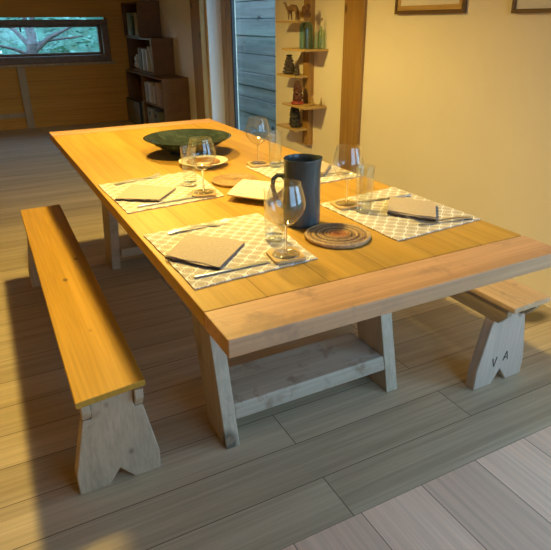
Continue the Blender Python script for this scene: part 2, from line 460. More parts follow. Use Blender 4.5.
# ------------------------------------------------------------------ outside
structure('ground_outside', MB().box(-30, 30, -30, 40, -.5, -.3), 'grass')
b = MB(); z = -.3
rr = random.Random(3)
while z < 2.9:  # top raised out of view to hold sky light off the floor
    h = rr.uniform(.17, .25)
    x = 3.3 + rr.uniform(-.012, .012)
    b.box(x, x + .04, 4.9, 10.8, z + .004, z + h - .006); z += h
b.bevel(.004, 1)
b.box(3.35, 3.45, 4.9, 10.8, -.3, z)
structure('wall_outside', b, 'shed_boards')

def tree(name, label, x, y, seed, spread, n, lo, hi, trunk=True):
    r = random.Random(seed)
    t = thing(name, label, 'tree', (x, y, -.3))
    if trunk:
        b = MB()
        b.tube([(x, y, -.3), (x + .03, y, .4), (x - .02, y, .85), (x + .05, y, 1.2)], [.12, .10, .09, .075], 12)
        for (dx, dy, z0, z1, rad) in ((.75, -.1, .85, 1.30, .05), (-.6, .1, .95, 1.5, .045), (.35, .0, 1.1, 2.0, .05), (-.2, -.2, 1.15, 2.1, .05), (.95, .15, 1.0, 1.12, .03), (-.75, -.1, .8, 1.05, .035)):
            b.tube([(x, y, z0), (x + dx * .4, y + dy * .5, z0 + (z1 - z0) * .55), (x + dx, y + dy, z1)], [rad, rad * .75, rad * .35], 8)
        b.build('trunk', 'bark', t, True)
    b = MB()
    for i in range(n):
        a = r.uniform(0, 2 * PI); rad = spread * math.sqrt(r.random())
        p = Vector((x + rad * math.cos(a), y + .15 + abs(rad * math.sin(a)) * .6 if trunk else y + rad * math.sin(a) * .5, r.uniform(lo, hi)))
        s_ = r.uniform(.03, .065) if trunk else r.uniform(.06, .12)
        m = Matrix.Rotation(r.uniform(0, 2 * PI), 3, 'Z') @ Matrix.Rotation(r.uniform(-1.0, 1.0), 3, 'X')
        vs = [b.bm.verts.new(p + m @ Vector(q)) for q in ((-s_, 0, 0), (0, -s_ * .45, 0), (s_, 0, s_ * .2), (0, s_ * .45, 0))]
        b.bm.faces.new(vs)
    if not trunk: b.ball((x, y, 1.9), spread * .9, 4, (1, .40, 1.2), .4, 40)
    b.build('foliage', 'leaf', t)
    return t
tree('leafy_tree', 'forked leafy tree seen through the long far window', .75, 10.6, 1, 1.3, 1100, .3, 2.6)
tree('garden_shrub', 'dense tall shrub at the right behind the forked tree outside the far window', 2.55, 14.4, 2, 2.3, 8000, -.2, 4.6, False)  # shrubs grown tall, out of view, to block sky light at the far window
tree('garden_shrub', 'dense tall shrub at the left behind the forked tree outside the far window', -2.25, 14.4, 5, 2.2, 8000, -.2, 4.6, False)

# ------------------------------------------------------------------ the table
L, H, T = 2.65, .76, .041
tb = thing('dining_table', 'long pale wooden plank dining table laid for four', 'table', (.5, 1.32, 0))
MB().box(0, 1, .1405, L - .1415, H - T, H).bevel(.003).build('tabletop', 'table_planks', tb)
MB().box(-.001, 1.001, 0, .1355, H - T - .001, H + .001).bevel(.003).build('end_board', 'table_board', tb)
MB().box(-.001, 1.001, L - .1365, L, H - T - .001, H + .001).bevel(.003).build('end_board', 'table_board', tb)
zt = H - T
def plank_leg(x0, x1, xt0, xt1, y0, y1, yt0, yt1):
    b = MB()
    b.poly8([(x0, y0, 0), (x1, y0, 0), (x1, y1, 0), (x0, y1, 0)], [(xt0, yt0, zt), (xt1, yt0, zt), (xt1, yt1, zt), (xt0, yt1, zt)]).bevel(.004)
    b.build('leg', 'table_leg_wood', tb)
for ya, yb, yta, ytb in ((.511, .684, .665, .85), (2.42, 2.245, 2.16, 1.97)):
    plank_leg(.178, .228, .170, .220, ya, yb, yta, ytb)
    plank_leg(.864, .916, .850, .902, ya, yb, yta, ytb)
for s0, s1, u0, u1 in ((.534, .75, .548, .765), (2.175, 2.385, 2.16, 2.375)):
    b = MB()
    b.poly8([(.2285, s0, .095), (.8635, s0, .095), (.8635, s1, .095), (.2285, s1, .095)], [(.2265, u0, .15), (.861, u0, .15), (.861, u1, .15), (.2265, u1, .15)]).bevel(.004)
    b.build('shelf', 'table_shelf_wood', tb)
for y0, y1 in ((.70, .80), (2.02, 2.12)):
    MB().box(.221, .849, y0, y1, zt - .09, zt).bevel(.004).build('top_rail', 'table_leg_wood', tb)

# ------------------------------------------------------------------ benches
def bench(label, nl, nr, fl, fr, zs, leg_front, leg_back, end_mat, leg_w, carved=False, rails=True):
    """seat quad corners near-left/near-right/far-left/far-right at height zs; a leg = (y_bottom, y_top, x_left, x_right at floor, x at top)"""
    cx, cy = (nl[0] + fr[0]) / 2, (nl[1] + fr[1]) / 2
    t = thing('bench', label, 'bench', (cx, cy, 0), group=None)
    MB().slab([nl, nr, fr, fl], zs - .021, zs).bevel(.004).build('seat', 'bench_seat_worn' if carved else 'bench_seat_pine', t)
    def lerp(y, side):
        a, c = (nl, fl) if side < 0 else (nr, fr)
        k = (y - a[1]) / (c[1] - a[1]); return a[0] + k * (c[0] - a[0])
    zt_ = zs - .022
    for (yb, yt, sgn) in (leg_front, leg_back):
        xl, xr = lerp(yt, -1), lerp(yt, 1); c = (xl + xr) / 2
        th = .045 * sgn
        hw_b = leg_w / 2; hw_t = (xr - xl) / 2 - .012
        notch = .026
        out = [(-hw_b, 0), (-hw_b * .28, 0), (0, .062), (hw_b * .34, 0), (hw_b, 0), (hw_b, .085), (hw_t, zt_ - .075), (hw_t - notch, zt_ - .075), (hw_t - notch, zt_),
               (-hw_t + notch, zt_), (-hw_t + notch, zt_ - .075), (-hw_t, zt_ - .075), (-hw_b, .085)]
        def P(q, off):
            k = q[1] / zt_; y = yb + (yt - yb) * k
            return (c + q[0], y + off, q[1])
        b = MB(); b.poly8([P(q, 0) for q in out], [P(q, th) for q in out]); b.bevel(.003, 1, 1.2)
        lo = b.build('leg_board', end_mat, t)
        lo['label'] = 'leg board with a notch cut in its foot'
        if carved and sgn > 0:
            def strokes(name, segs):
                b2 = MB()
                for (u0, v0, u1, v1) in segs:
                    d_ = Vector((u1 - u0, v1 - v0)); n_ = Vector((-d_.y, d_.x)).normalized() * .0028
                    quad = [(u0 + n_.x, v0 + n_.y), (u1 + n_.x * .6, v1 + n_.y * .6), (u1 - n_.x * .6, v1 - n_.y * .6), (u0 - n_.x, v0 - n_.y)]
                    b2.poly8([P(q, -.0012) for q in quad], [P(q, .004) for q in quad])
                b2.build(name, 'carving_dark', lo)
            strokes('carved_letter', [(-.052, .125, -.040, .085), (-.030, .128, -.040, .085)])
            strokes('carved_letter', [(.008, .100, .022, .140), (.022, .140, .034, .098), (.014, .112, .030, .112)])
    for side in (-1, 1):
        x0 = lerp(leg_front[1], side); y0 = nl[1] + (.012 if not carved else .035)
        xa = lerp(y0, side) - side * .012; xb = lerp(fl[1] - .03, side) - side * .012
        ins = -side * .025
        b = MB()
        ya, yb2 = y0, fl[1] - .03
        prof = [(0, zt_), (0.0, zt_ - .03), (.035, zt_ - .074), (1, zt_ - .074), (1, zt_)]
        a_, c_ = [], []
        for u, z in prof:
            y = ya + u if u < .5 else yb2
            x = xa + (xb - xa) * (y - ya) / (yb2 - ya)
            a_.append((x, y, z)); c_.append((x + ins, y, z))
        b.poly8(a_, c_).bevel(.002, 1).build('side_rail', 'bench_rail_wood' if carved else 'bench_end_board', t)
    return t
bench('low pine bench along the left side of the table', (-.275, .451), (-.075, .474), (-.247, 2.383), (-.036, 2.393), .40,
      (.540, .480, 1), (2.26, 2.31, -1), 'bench_end_board', .258)
bench('low wooden bench right of the table by the wall, letters carved in its end', (1.207, .269), (1.403, .274), (1.195, 2.25), (1.395, 2.25), .40,
      (.360, .357, 1), (2.10, 2.10, -1), 'bench_end_white', .262, True)

# ------------------------------------------------------------------ place mats, napkins, cutlery
GM = 'place mats on the table'
def placemat(label, q, seed):
    cx = sum(p[0] for p in q) / 4; cy = sum(p[1] for p in q) / 4
    r = random.Random(seed); n = 24
    b = MB(); top = {}; bot = {}
    for i in range(n + 1):
        for j in range(n + 1):
            u, v = i / n, j / n
            p = [(1 - u) * (1 - v) * q[0][k] + u * (1 - v) * q[1][k] + u * v * q[2][k] + (1 - u) * v * q[3][k] for k in (0, 1)]
            e = max(abs(u - .5), abs(v - .5)) * 2
            wv = .004 * noise.noise(Vector((p[0] * 14, p[1] * 14, seed))) * (1 if e > .97 else .3)
            lift = max(0, .0012 * noise.noise(Vector((p[0] * 22, p[1] * 22, seed + 5)))) * (1 if e > .9 else .0)
            top[i, j] = b.bm.verts.new((p[0] + wv, p[1] + wv, H + .0040 + lift)); bot[i, j] = b.bm.verts.new((p[0] + wv, p[1] + wv, H + .001 + lift))
    for i in range(n):
        for j in range(n):
            b.bm.faces.new((top[i, j], top[i + 1, j], top[i + 1, j + 1], top[i, j + 1]))
            b.bm.faces.new((bot[i, j], bot[i, j + 1], bot[i + 1, j + 1], bot[i + 1, j]))
    for i in range(n):
        for (a, c) in (((i, 0), (i + 1, 0)), ((i + 1, n), (i, n)), ((0, i + 1), (0, i)), ((n, i), (n, i + 1))):
            b.bm.faces.new((bot[a], bot[c], top[c], top[a]))
    return tag(b.build('placemat', 'mat_cloth', None, True, loc=(cx, cy, H)), label, 'place mat', GM)
placemat('patterned place mat on the near left corner of the table', [(.022, .252), (.375, .272), (.405, .695), (.015, .675)], 1)
placemat('patterned place mat on the far left side, across from the round plate', [(.026, .905), (.385, .935), (.415, 1.345), (.010, 1.312)], 2)
placemat('patterned place mat on the near right side, beside the reddish coiled trivet', [(.645, .272), (.999, .300), (.994, .730), (.632, .680)], 3)
placemat('patterned place mat on the far right side, partly hidden behind the jug', [(.652, .905), (.985, .925), (.980, 1.345), (.640, 1.305)], 4)
ZM = H + .0052

def napkin(label, q, seed, zt_=ZM, thick=.008):
    cx = sum(p[0] for p in q) / 4; cy = sum(p[1] for p in q) / 4
    t = thing('napkin', label, 'napkin', (cx, cy, zt_), group='folded napkins on the place mats')
    b = MB(); n = 14; lay = 4; h = thick / lay
    for k in range(lay):
        top = {}; bot = {}
        sh = .006 * noise.noise(Vector((seed, k * 3.1, 0)))
        for i in range(n + 1):
            for j in range(n + 1):
                u, v = i / n, j / n
                p = [(1 - u) * (1 - v) * q[0][m] + u * (1 - v) * q[1][m] + u * v * q[2][m] + (1 - u) * v * q[3][m] for m in (0, 1)]
                e = .007 * noise.noise(Vector((p[0] * 17, p[1] * 17, seed + k * .6)))
                wz = .0035 * (.5 + .5 * noise.noise(Vector((p[0] * 12, p[1] * 12, seed)))) * (k + 1) / lay
                x, y = p[0] + e + sh, p[1] + e - sh
                bot[i, j] = b.bm.verts.new((x, y, zt_ + k * h + .0016 + wz * k / (k + 1))); top[i, j] = b.bm.verts.new((x, y, zt_ + k * h + h * .9 + wz))
        for i in range(n):
            for j in range(n):
                b.bm.faces.new((top[i, j], top[i + 1, j], top[i + 1, j + 1], top[i, j + 1])); b.bm.faces.new((bot[i, j], bot[i, j + 1], bot[i + 1, j + 1], bot[i + 1, j]))
            for (a, c) in (((i, 0), (i + 1, 0)), ((i + 1, n), (i, n)), ((0, i + 1), (0, i)), ((n, i), (n, i + 1))):
                b.bm.faces.new((bot[a], bot[c], top[c], top[a]))
    b.build('cloth', 'linen_taupe', t)
    a, c = Vector((*q[0], 0)), Vector((*q[1], 0))
    b = MB(); pts = []
    out_ = (a - Vector((*q[3], 0))).normalized() * .002
    for i in range(13):
        p = a.lerp(c, i / 12) + out_; e = .004 * noise.noise(Vector((i * .7, seed, 0)))
        pts.append((p.x + e, p.y + e, zt_ + thick * .42 + e))
    b.tube(pts, [.0034 + .0010 * noise.noise(Vector((i * 1.3, seed, 4))) for i in range(13)], 8, .8)  # dark tube along one edge of the napkin
    hm = b.build('border', 'linen_dark', t, True); hm['label'] = 'dark front edge'
    return t
napkin('folded taupe napkin with dark edge on the near left place mat', [(.015, .458), (.114, .318), (.248, .455), (.126, .594)], 1)
napkin('folded taupe napkin with dark edge on the far left place mat', [(.022, 1.063), (.153, .968), (.256, 1.094), (.122, 1.222)], 2)
napkin('folded taupe napkin on the near right place mat', [(.762, .472), (.846, .338), (.963, .470), (.868, .592)], 3, thick=.014)
napkin('folded taupe napkin behind the jug on the far right place mat', [(.765, 1.105), (.845, .985), (.955, 1.105), (.860, 1.225)], 4, thick=.014)

# fork and knife lie along +X, built once each
fk = thing('fork', 'fork', 'fork', (0, 0, 0), group='forks on the place mats', abs_=False)
b = MB(); n = 16; a_, c_ = [], []
for i in range(n + 1):
    u = i / n; x = -.10 + .128 * u
    w_ = .0075 * (1 - u) ** .8 + .0028; z = .002 + .006 * math.sin(u * PI * .9)
    a_.append((x, w_, z)); c_.append((x, -w_, z))
def strip(b, A, C, th):
    up = [[b.bm.verts.new(p) for p in s] for s in (A, C)]
    dn = [[b.bm.verts.new((p[0], p[1], p[2] - th)) for p in s] for s in (A, C)]
    m = len(A)
    for i in range(m - 1):
        b.bm.faces.new((up[0][i], up[0][i + 1], up[1][i + 1], up[1][i])); b.bm.faces.new((dn[0][i], dn[1][i], dn[1][i + 1], dn[0][i + 1]))
        b.bm.faces.new((up[0][i], dn[0][i], dn[0][i + 1], up[0][i + 1])); b.bm.faces.new((up[1][i], up[1][i + 1], dn[1][i + 1], dn[1][i]))
    for i in (0, m - 1): b.bm.faces.new((up[0][i], up[1][i], dn[1][i], dn[0][i]))
strip(b, a_, c_, .0022); b.build('handle', 'steel', fk, True)
b = MB()
A = [(.027, .003, .005), (.036, .008, .0035), (.046, .0118, .003), (.056, .012, .0035)]
strip(b, A, [(p[0], -p[1], p[2]) for p in A], .0018)
for k in range(4):
    yy = -.0105 + .007 * k
    A = [(.0555, yy + .0019, .0035), (.075, yy + .0017, .006), (.098, yy + .0010, .012)]
    strip(b, A, [(p[0], p[1] - (.0038 if i == 0 else .0034 if i == 1 else .002), p[2]) for i, p in enumerate(A)], .0018)
b.build('tines', 'steel', fk)
kn = thing('knife', 'knife', 'knife', (0, 0, 0), group='knives on the place mats', abs_=False)
b = MB(); b.box(-.100, .0, -.0042, .0042, 0, .005).bevel(.002); b.build('handle', 'steel', kn, True)
b = MB(); A = [(0, .005, .0035), (.02, .0075, .0035), (.08, .0085, .003), (.102, .005, .003), (.112, -.003, .0028)]
strip(b, A, [(p[0], -.0045, p[2]) for p in A], .0016); b.build('blade', 'steel', kn)

FORKS = [((.180, .646), .05, 'near left'), ((.165, 1.298), .22, 'far left'), ((.873, .332), PI - .17, 'near right'), ((.865, .99), PI - .12, 'far right')]
KNIVES = [((.140, .306), 0.0, 'near left'), ((.168, .952), .06, 'far left'), ((.870, .613), PI - .12, 'near right'), ((.82, 1.275), PI - .05, 'far right')]
for k, (p, a, w_) in enumerate(FORKS):
    place(fk if k == 0 else copy_tree(fk), (*p, ZM + .0004), a, f'steel fork lying beside the napkin on the {w_} place mat')
for k, (p, a, w_) in enumerate(KNIVES):
    place(kn if k == 0 else copy_tree(kn), (*p, ZM + .0004), a, f'steel knife lying beside the napkin on the {w_} place mat')

# ------------------------------------------------------------------ glasses and coasters
co = None
b = MB()
s_ = .044; out = []
for cx_, cy_, a0 in ((s_ - .014, s_ - .014, 0), (-s_ + .014, s_ - .014, 90), (-s_ + .014, -s_ + .014, 180), (s_ - .014, -s_ + .014, 270)):
    for i in range(6):
        a = math.radians(a0 + 18 * i); out.append((cx_ + .014 * math.cos(a), cy_ + .014 * math.sin(a)))
b.poly8([(*p, 0) for p in out], [(*p, .008) for p in out]).bevel(.0015, 2)
co = b.build('coaster', 'coaster_wood'); tag(co, 'coaster', 'coaster', 'coasters under the wine glasses')
wg = thing('wine_glass', 'wine glass', 'wine glass', group='wine glasses', abs_=False)
# outer and inner wall of the bowl
po = [(.0045, .080), (.014, .0835), (.028, .093), (.041, .108), (.0495, .126), (.0515, .140), (.0485, .158), (.043, .178), (.0385, .1925), (.0389, .1945)]
pi_ = [(max(0, r - .0016), z + (.0015 if k < 2 else 0)) for k, (r, z) in enumerate(po)]
def smooth_prof(pr, n=4):
    o_ = []
    for i in range(len(pr) - 1):
        p0 = pr[max(i - 1, 0)]; p1 = pr[i]; p2 = pr[i + 1]; p3 = pr[min(i + 2, len(pr) - 1)]
        for k in range(n):
            t = k / n
            o_.append(tuple(.5 * (2 * p1[m] + (p2[m] - p0[m]) * t + (2 * p0[m] - 5 * p1[m] + 4 * p2[m] - p3[m]) * t * t + (3 * p1[m] - p0[m] - 3 * p2[m] + p3[m]) * t ** 3) for m in (0, 1)))
    o_.append(pr[-1]); return o_
so, si = smooth_prof(po), smooth_prof(pi_)
MB().lathe([(0, .0795)] + so + si[::-1] + [(0, .0815)], seg=48).build('bowl', 'clear_glass', wg, 'all')
MB().lathe([(.0052, .0045), (.0036, .012), (.0032, .045), (.0036, .070), (.0055, .0795)], seg=20).build('stem', 'solid_glass', wg, 'all')
MB().lathe([(0, 0), (.036, 0), (.037, .0012), (.030, .0024), (.012, .0040), (.0052, .0050), (0, .005)], seg=48).build('foot', 'thick_glass', wg, 'all')
tu = thing('tumbler', 'tumbler', 'drinking glass', group='tall tumblers', abs_=False)
MB().lathe([(.0262, .010), (.027, .03), (.029, .146), (.0296, .148), (.0288, .1496), (.0276, .1488), (.0276, .146), (.0256, .03), (.0248, .0135)], seg=40).build('glass_wall', 'thick_glass', tu, 'all')
bo = MB().lathe([(0, 0), (.0245, 0), (.0262, .002), (.0264, .010), (.0250, .0130), (0, .0105)], seg=40)
bo = bo.build('base', 'thick_glass', tu, 'all')
W = [((.303, .318), 'near left', .12), ((.325, .985), 'far left', -.1), ((.700, .617), 'near right', .12), ((.700, 1.300), 'far right', .1)]
TU = [((.336, .448), 'near left'), ((.322, 1.122), 'far left'), ((.716, .540), 'near right'), ((.752, 1.236), 'far right')]
for k, ((x, y), w_, rz) in enumerate(W):
    c = co if k == 0 else co.copy()
    if k: COL.objects.link(c)
    place(c, (x, y, ZM), rz - .25, f'square wooden coaster under the wine glass at the {w_} place mat')
    place(wg if k == 0 else copy_tree(wg), (x, y, ZM + .0082), 0, f'large stemmed wine glass standing at the {w_} place mat')
for k, ((x, y), w_) in enumerate(TU):
    place(tu if k == 0 else copy_tree(tu), (x, y, ZM), 0, f'straight clear tumbler next to the wine glass at the {w_} place mat')

# ------------------------------------------------------------------ trivets, plates, bowl, jug
def coil(label, c, r, mat, nr, sq=1.0):
    b = MB(); prof = [(0, .001)]
    prof += [(r * .97, .001), (r, .006)]
    for k in range(nr, 0, -1):
        r0 = r * (k - .5) / nr; hw = r / nr / 2
        for a in (0, .25, .5, .75, 1.0):
            prof.append((r0 + hw * math.cos(a * PI) * .98, .0085 + .0045 * math.sin(a * PI)))
    prof.append((0, .009))
    def mod(a, rr, z): return rr * (1 + .006 * math.sin(a * 3 + 1)), z + (.0006 * math.sin(a * 60) if z > .0095 else 0)
    b.lathe(prof, (c[0], c[1], H + .001), 96, mod)
    return tag(b.build('trivet', mat, None, True, loc=(*c, H + .001)), label, 'trivet')
coil('round coiled trivet with a reddish centre, right of the jug', (.512, .385), .097, 'rattan_red', 9)
coil('plain brown round coiled trivet beyond the square plate', (.500, 1.102), .092, 'rattan_plain', 9)

# square plate with lifted rim
t = thing('square_plate', 'cream square plate standing left of the dark jug', 'plate', (.497, .888, H))
b = MB(); n = 20; top = {}; bot = {}
Q = [(.367, .877), (.465, .742), (.628, .893), (.503, 1.036)]
for i in range(n + 1):
    for j in range(n + 1):
        u, v = i / n, j / n
        p = [(1 - u) * (1 - v) * Q[0][m] + u * (1 - v) * Q[1][m] + u * v * Q[2][m] + (1 - u) * v * Q[3][m] for m in (0, 1)]
        e = max(abs(u - .5), abs(v - .5)) * 2
        k = 1 - .03 * (abs(u - .5) * 2 * abs(v - .5) * 2) ** 3
        x = .491 + (p[0] - .491) * k; y = .887 + (p[1] - .887) * k
        s = max(0, (e - .62) / .38); z = .012 + .011 * s * s
        top[i, j] = b.bm.verts.new((x, y, H + z + .004)); bot[i, j] = b.bm.verts.new((x, y, H + .001 + (z - .001) * min(1, max(0, (e - .5) / .18))))
for i in range(n):
    for j in range(n):
        b.bm.faces.new((top[i, j], top[i + 1, j], top[i + 1, j + 1], top[i, j + 1])); b.bm.faces.new((bot[i, j], bot[i, j + 1], bot[i + 1, j + 1], bot[i + 1, j]))
    for (a, c) in (((i, 0), (i + 1, 0)), ((i + 1, n), (i, n)), ((0, i + 1), (0, i)), ((n, i), (n, i + 1))):
        b.bm.faces.new((bot[a], bot[c], top[c], top[a]))
b.build('dish', 'ceramic_cream', t, True)
# round plate with a brown centre
t = thing('round_plate', 'cream round plate with a brown centre in front of the big bowl', 'plate', (.492, 1.425, H))
MB().lathe([(0, .001), (.055, .001), (.058, .004), (.095, .019), (.107, .0225), (.108, .0245), (.104, .0255), (.092, .023), (.058, .010), (0, .009)], (.492, 1.425, H), 56).build('dish', 'ceramic_cream', t, True)
bb = MB().lathe([(.030, .0105), (.048, .0110), (.058, .0150), (.072, .0200), (.074, .0185), (.060, .0112), (.046, .0095), (.03, .0095), (.03, .0105)], (.492, 1.425, H + .0012), 56)
o = bb.build('glazed_ring', 'ceramic_brown', t, True); o['label'] = 'brown glazed ring'
# big bowl
t = thing('serving_bowl', 'large shallow dark green bowl at the far end of the table', 'bowl', (.520, 1.70, H), abs_=True)
bw = [(0, .001), (.085, .001), (.092, .006), (.088, .012), (.120, .030), (.160, .052), (.192, .071), (.206, .078), (.209, .081), (.205, .0825), (.188, .076), (.155, .060), (.115, .040), (.07, .026), (0, .021)]
MB().lathe(bw, (.520, 1.70, H), 72).build('basin', 'bowl_glaze', t, True)
# jug
JX, JY = .483, .545
jr = .054
t = thing('jug', 'tall dark blue grey glazed jug in the middle of the table', 'jug', (JX, JY, H))
sp = -.62        # spout direction
def jmod(a, r, z):
    d_ = math.cos(a - sp)
    k = max(0, (z - .165) / .045)
    if d_ > .6 and k > 0:
        q = ((d_ - .6) / .4) ** 1.5
        return r + .006 * k * k * q, z + .003 * k * q
    return r, z
pr = [(0, .001), (.050, .001), (.055, .006), (.0575, .02), (.0570, .08), (.0562, .15), (.0562, .185), (.0565, .203), (.0567, .206), (.0555, .2075), (.0540, .204), (.0530, .185), (.0530, .15), (.0535, .08), (.0530, .02), (0, .012)]
MB().lathe(smooth_prof(pr[:8], 3) + pr[8:], (JX, JY, H), 64, jmod).build('body', 'jug_glaze', t, True)
ha = sp + PI
pts = []
for (r_, z_) in ((.049, .126), (.060, .138), (.076, .139), (.088, .128), (.092, .106), (.086, .078), (.070, .050), (.053, .038)):
    ca = ha - .05
    pts.append((JX + r_ * math.cos(ca), JY + r_ * math.sin(ca), H + z_ + .012))
MB().tube([tuple(v) for v in pts], [.0075, .0075, .007, .007, .007, .007, .0075, .008], 12, 1.4).build('handle', 'jug_glaze', t, True)

# ------------------------------------------------------------------ pictures on the right wall
def picture(label, y0, y1, z0, z1, gold):
    t = thing('picture_frame', label, 'picture', (XW, (y0 + y1) / 2, z0))
    xo, xi = XW - .024, XW - .0005
    def ring(ya, yb, za, zb, w_, x0, x1):
        b = MB(); b.box(x0, x1, ya, yb, za, za + w_).box(x0, x1, ya, yb, zb - w_, zb).box(x0, x1, ya, ya + w_, za + w_, zb - w_).box(x0, x1, yb - w_, yb, za + w_, zb - w_)
        return b.bevel(.002, 1)
    ring(y0, y1, z0, z1, .018, xo, xi).build('frame', 'frame_dark', t)
    if gold: ring(y0 + .018, y1 - .018, z0 + .018, z1 - .018, .026, xo + .006, xi).build('inner_frame', 'frame_gold', t)
    q = .044 if gold else .018
    MB().box(xo + .012, xi, y0 + q, y1 - q, z0 + q, z1 - q).build('paper_sheet', 'paper', t)
    return t
picture('dark framed picture with gold slip, right of the oak post', 1.515, 2.085, 1.373, 1.78, True)
picture('thin dark framed picture at the right edge of the wall', .62, 1.205, 1.366, 1.78, False)

# ------------------------------------------------------------------ wall shelf and its ornaments
ws = thing('wall_shelf', 'narrow wooden wall shelf of five staggered boards beside the glass door', 'shelf', (XW, 3.03, .42))
MB().box(XW - .045, XW - .0005, 3.045, 3.140, .42, 1.62).bevel(.004).build('upright', 'post_oak', ws)
ODD = [1.340, .950, .545]; EVEN = [1.148, .742]
for z in ODD: MB().box(1.885, XW - .046, 3.062, 3.385, z - .012, z + .004).box(XW - .047, XW - .0005, 3.142, 3.385, z - .012, z + .004).bevel(.002, 1).build('shelf_board', 'shelf_wood', ws)
for z in EVEN: MB().box(1.842, XW - .046, 2.845, 3.205, z - .012, z + .004).box(XW - .047, XW - .0005, 2.845, 3.043, z - .012, z + .004).bevel(.002, 1).build('shelf_board', 'shelf_wood', ws)
def zt_odd(k): return ODD[k] + .0045
def zt_even(k): return EVEN[k] + .0045

def skin(name, verts, edges, radii, mat, loc, parent=None, root=0, levels=1):
    me = bpy.data.meshes.new(name); me.from_pydata([Vector(v) for v in verts], edges, [])
    o = bpy.data.objects.new(name, me); COL.objects.link(o)
    sk = o.modifiers.new('skin', 'SKIN'); sk.use_smooth_shade = True
    if not me.skin_vertices: me.attributes
    for i, r in enumerate(radii):
        s = me.skin_vertices[0].data[i]; s.radius = (r, r) if not isinstance(r, tuple) else r
        s.use_root = (i == root)
    su = o.modifiers.new('sub', 'SUBSURF'); su.levels = su.render_levels = levels
    me.materials.append(MATS[mat]); o.location = loc
    return o
# camel (head towards the door), about 14 cm tall; local axis x along its body
cv = [(0, 0, .088), (.028, 0, .090), (-.030, 0, .086), (.004, 0, .112),                 # belly, chest, rump, hump
      (.048, 0, .082), (.062, 0, .100), (.070, 0, .122), (.088, 0, .124),               # neck, head
      (.030, .012, .06), (.030, .013, .032), (.031, .013, .004), (.030, -.012, .06), (.026, -.013, .032), (.024, -.013, .004),
      (-.032, .012, .058), (-.036, .013, .034), (-.034, .013, .004), (-.032, -.012, .058), (-.030, -.013, .034), (-.029, -.013, .004),
      (-.043, 0, .082), (-.047, 0, .056)]
ce = [(0, 1), (0, 2), (0, 3), (1, 4), (4, 5), (5, 6), (6, 7), (1, 8), (8, 9), (9, 10), (1, 11), (11, 12), (12, 13), (2, 14), (14, 15), (15, 16), (2, 17), (17, 18), (18, 19), (2, 20), (20, 21)]
cr = [.026, .024, .022, .017, .013, .0085, .0085, .005, .0085, .005, .0048, .0085, .005, .0048, .009, .005, .0048, .009, .005, .0048, .003, .002]
cam = skin('camel_figurine', cv, ce, cr, 'camel_wood', (1.93, 3.185, zt_odd(0) - .0005), levels=2)
cam.rotation_euler = (0, 0, 1.95); cam.scale = (1.12, 1.12, 1.0)
tag(cam, 'brown camel figurine on the top board of the wall shelf', 'figurine')

def figure(name, label, mat, loc, balls, rough=.25, scale=1.0, basemat=None):
    t = thing(name, label, 'figurine', loc, abs_=False) if basemat else None
    b = MB()
    for (x, y, z, r, sx, sy, sz) in balls: b.ball((x * scale, y * scale, z * scale), r * scale, 3, (sx, sy, sz), rough, 60)
    if t is None:
        o = b.build(name, mat, None, True); o.location = loc
        return tag(o, label, 'figurine')
    b.build('carving', mat, t, True)
    MB().lathe([(0, 0), (.048, 0), (.052, .006), (.048, .020), (.036, .025), (0, .025)], seg=24).build('plinth', basemat, t, True)
    return t
# stone carving: squat stepped body, headdress
figure('stone_carving', 'squat dark stone carving on the middle board of the wall shelf', 'stone_dark', (1.935, 3.255, zt_odd(1)),
       [(0, 0, .016, .05, 1, 1, .33), (0, 0, .043, .047, .95, 1.0, .40), (0, .002, .070, .043, .9, 1.0, .42), (0, .03, .055, .016, 1, 1, 1.3), (0, -.03, .055, .016, 1, 1, 1.3),
        (0, 0, .098, .036, .9, 1.0, .50), (-.015, .02, .09, .011, 1, 1, 1), (-.015, -.02, .09, .011, 1, 1, 1), (0, 0, .120, .029, .9, 1.0, .36), (0, 0, .138, .028, .9, 1, .30)], .35)
figure('stone_carving', 'small pointed stone carving beside the squat one on the middle board', 'stone_dark', (1.925, 3.118, zt_odd(1)),
       [(0, 0, .014, .030, .9, 1, .48), (0, 0, .040, .021, .9, 1, .9), (.0, .016, .035, .009, 1, 1, 1.6), (0, -.016, .035, .009, 1, 1, 1.6), (0, -.004, .070, .013, 1, 1, 1.2)], .35)
figure('carved_figure', 'tall reddish brown carved figure on the fourth board of the wall shelf', 'carved_red', (1.90, 3.055, zt_even(1)),
       [(0, 0, .048, .042, .8, 1.1, .9), (-.004, .036, .06, .016, 1, 1, 1.9), (-.004, -.036, .06, .016, 1, 1, 1.9), (0, 0, .095, .040, .8, 1.05, .75), (-.004, .03, .115, .013, 1, 1, 1.9), (-.004, -.03, .12, .013, 1, 1, 1.6), (-.012, .012, .085, .010, 1, 1, 1.4), (-.01, -.014, .09, .010, 1, 1, 1.5), (0, 0, .134, .030, .9, 1, .8), (-.004, 0, .158, .020, 1, 1, .9)], .35, basemat='carved_red_base')
figure('brass_figure', 'small seated brass figure near the wall end of the fourth board', 'brass_dull', (1.955, 2.925, zt_even(1)),
       [(0, 0, .012, .024, .9, 1.1, .5), (0, 0, .032, .015, .9, 1.1, 1), (0, .013, .028, .007, 1, 1, 1.6), (0, -.013, .028, .007, 1, 1, 1.6), (0, 0, .055, .010, 1, 1, 1.1), (0, 0, .068, .0055, 1, 1, 1.3)], .2)
figure('brass_figure', 'tiny pointed brass figure at the right tip of the fourth board', 'brass_dull', (2.005, 2.875, zt_even(1)),
       [(0, 0, .009, .014, 1, 1, .65), (0, 0, .024, .009, 1, 1, 1.2), (0, 0, .042, .0055, 1, 1, 1.7), (0, 0, .056, .003, 1, 1, 2)], .15)
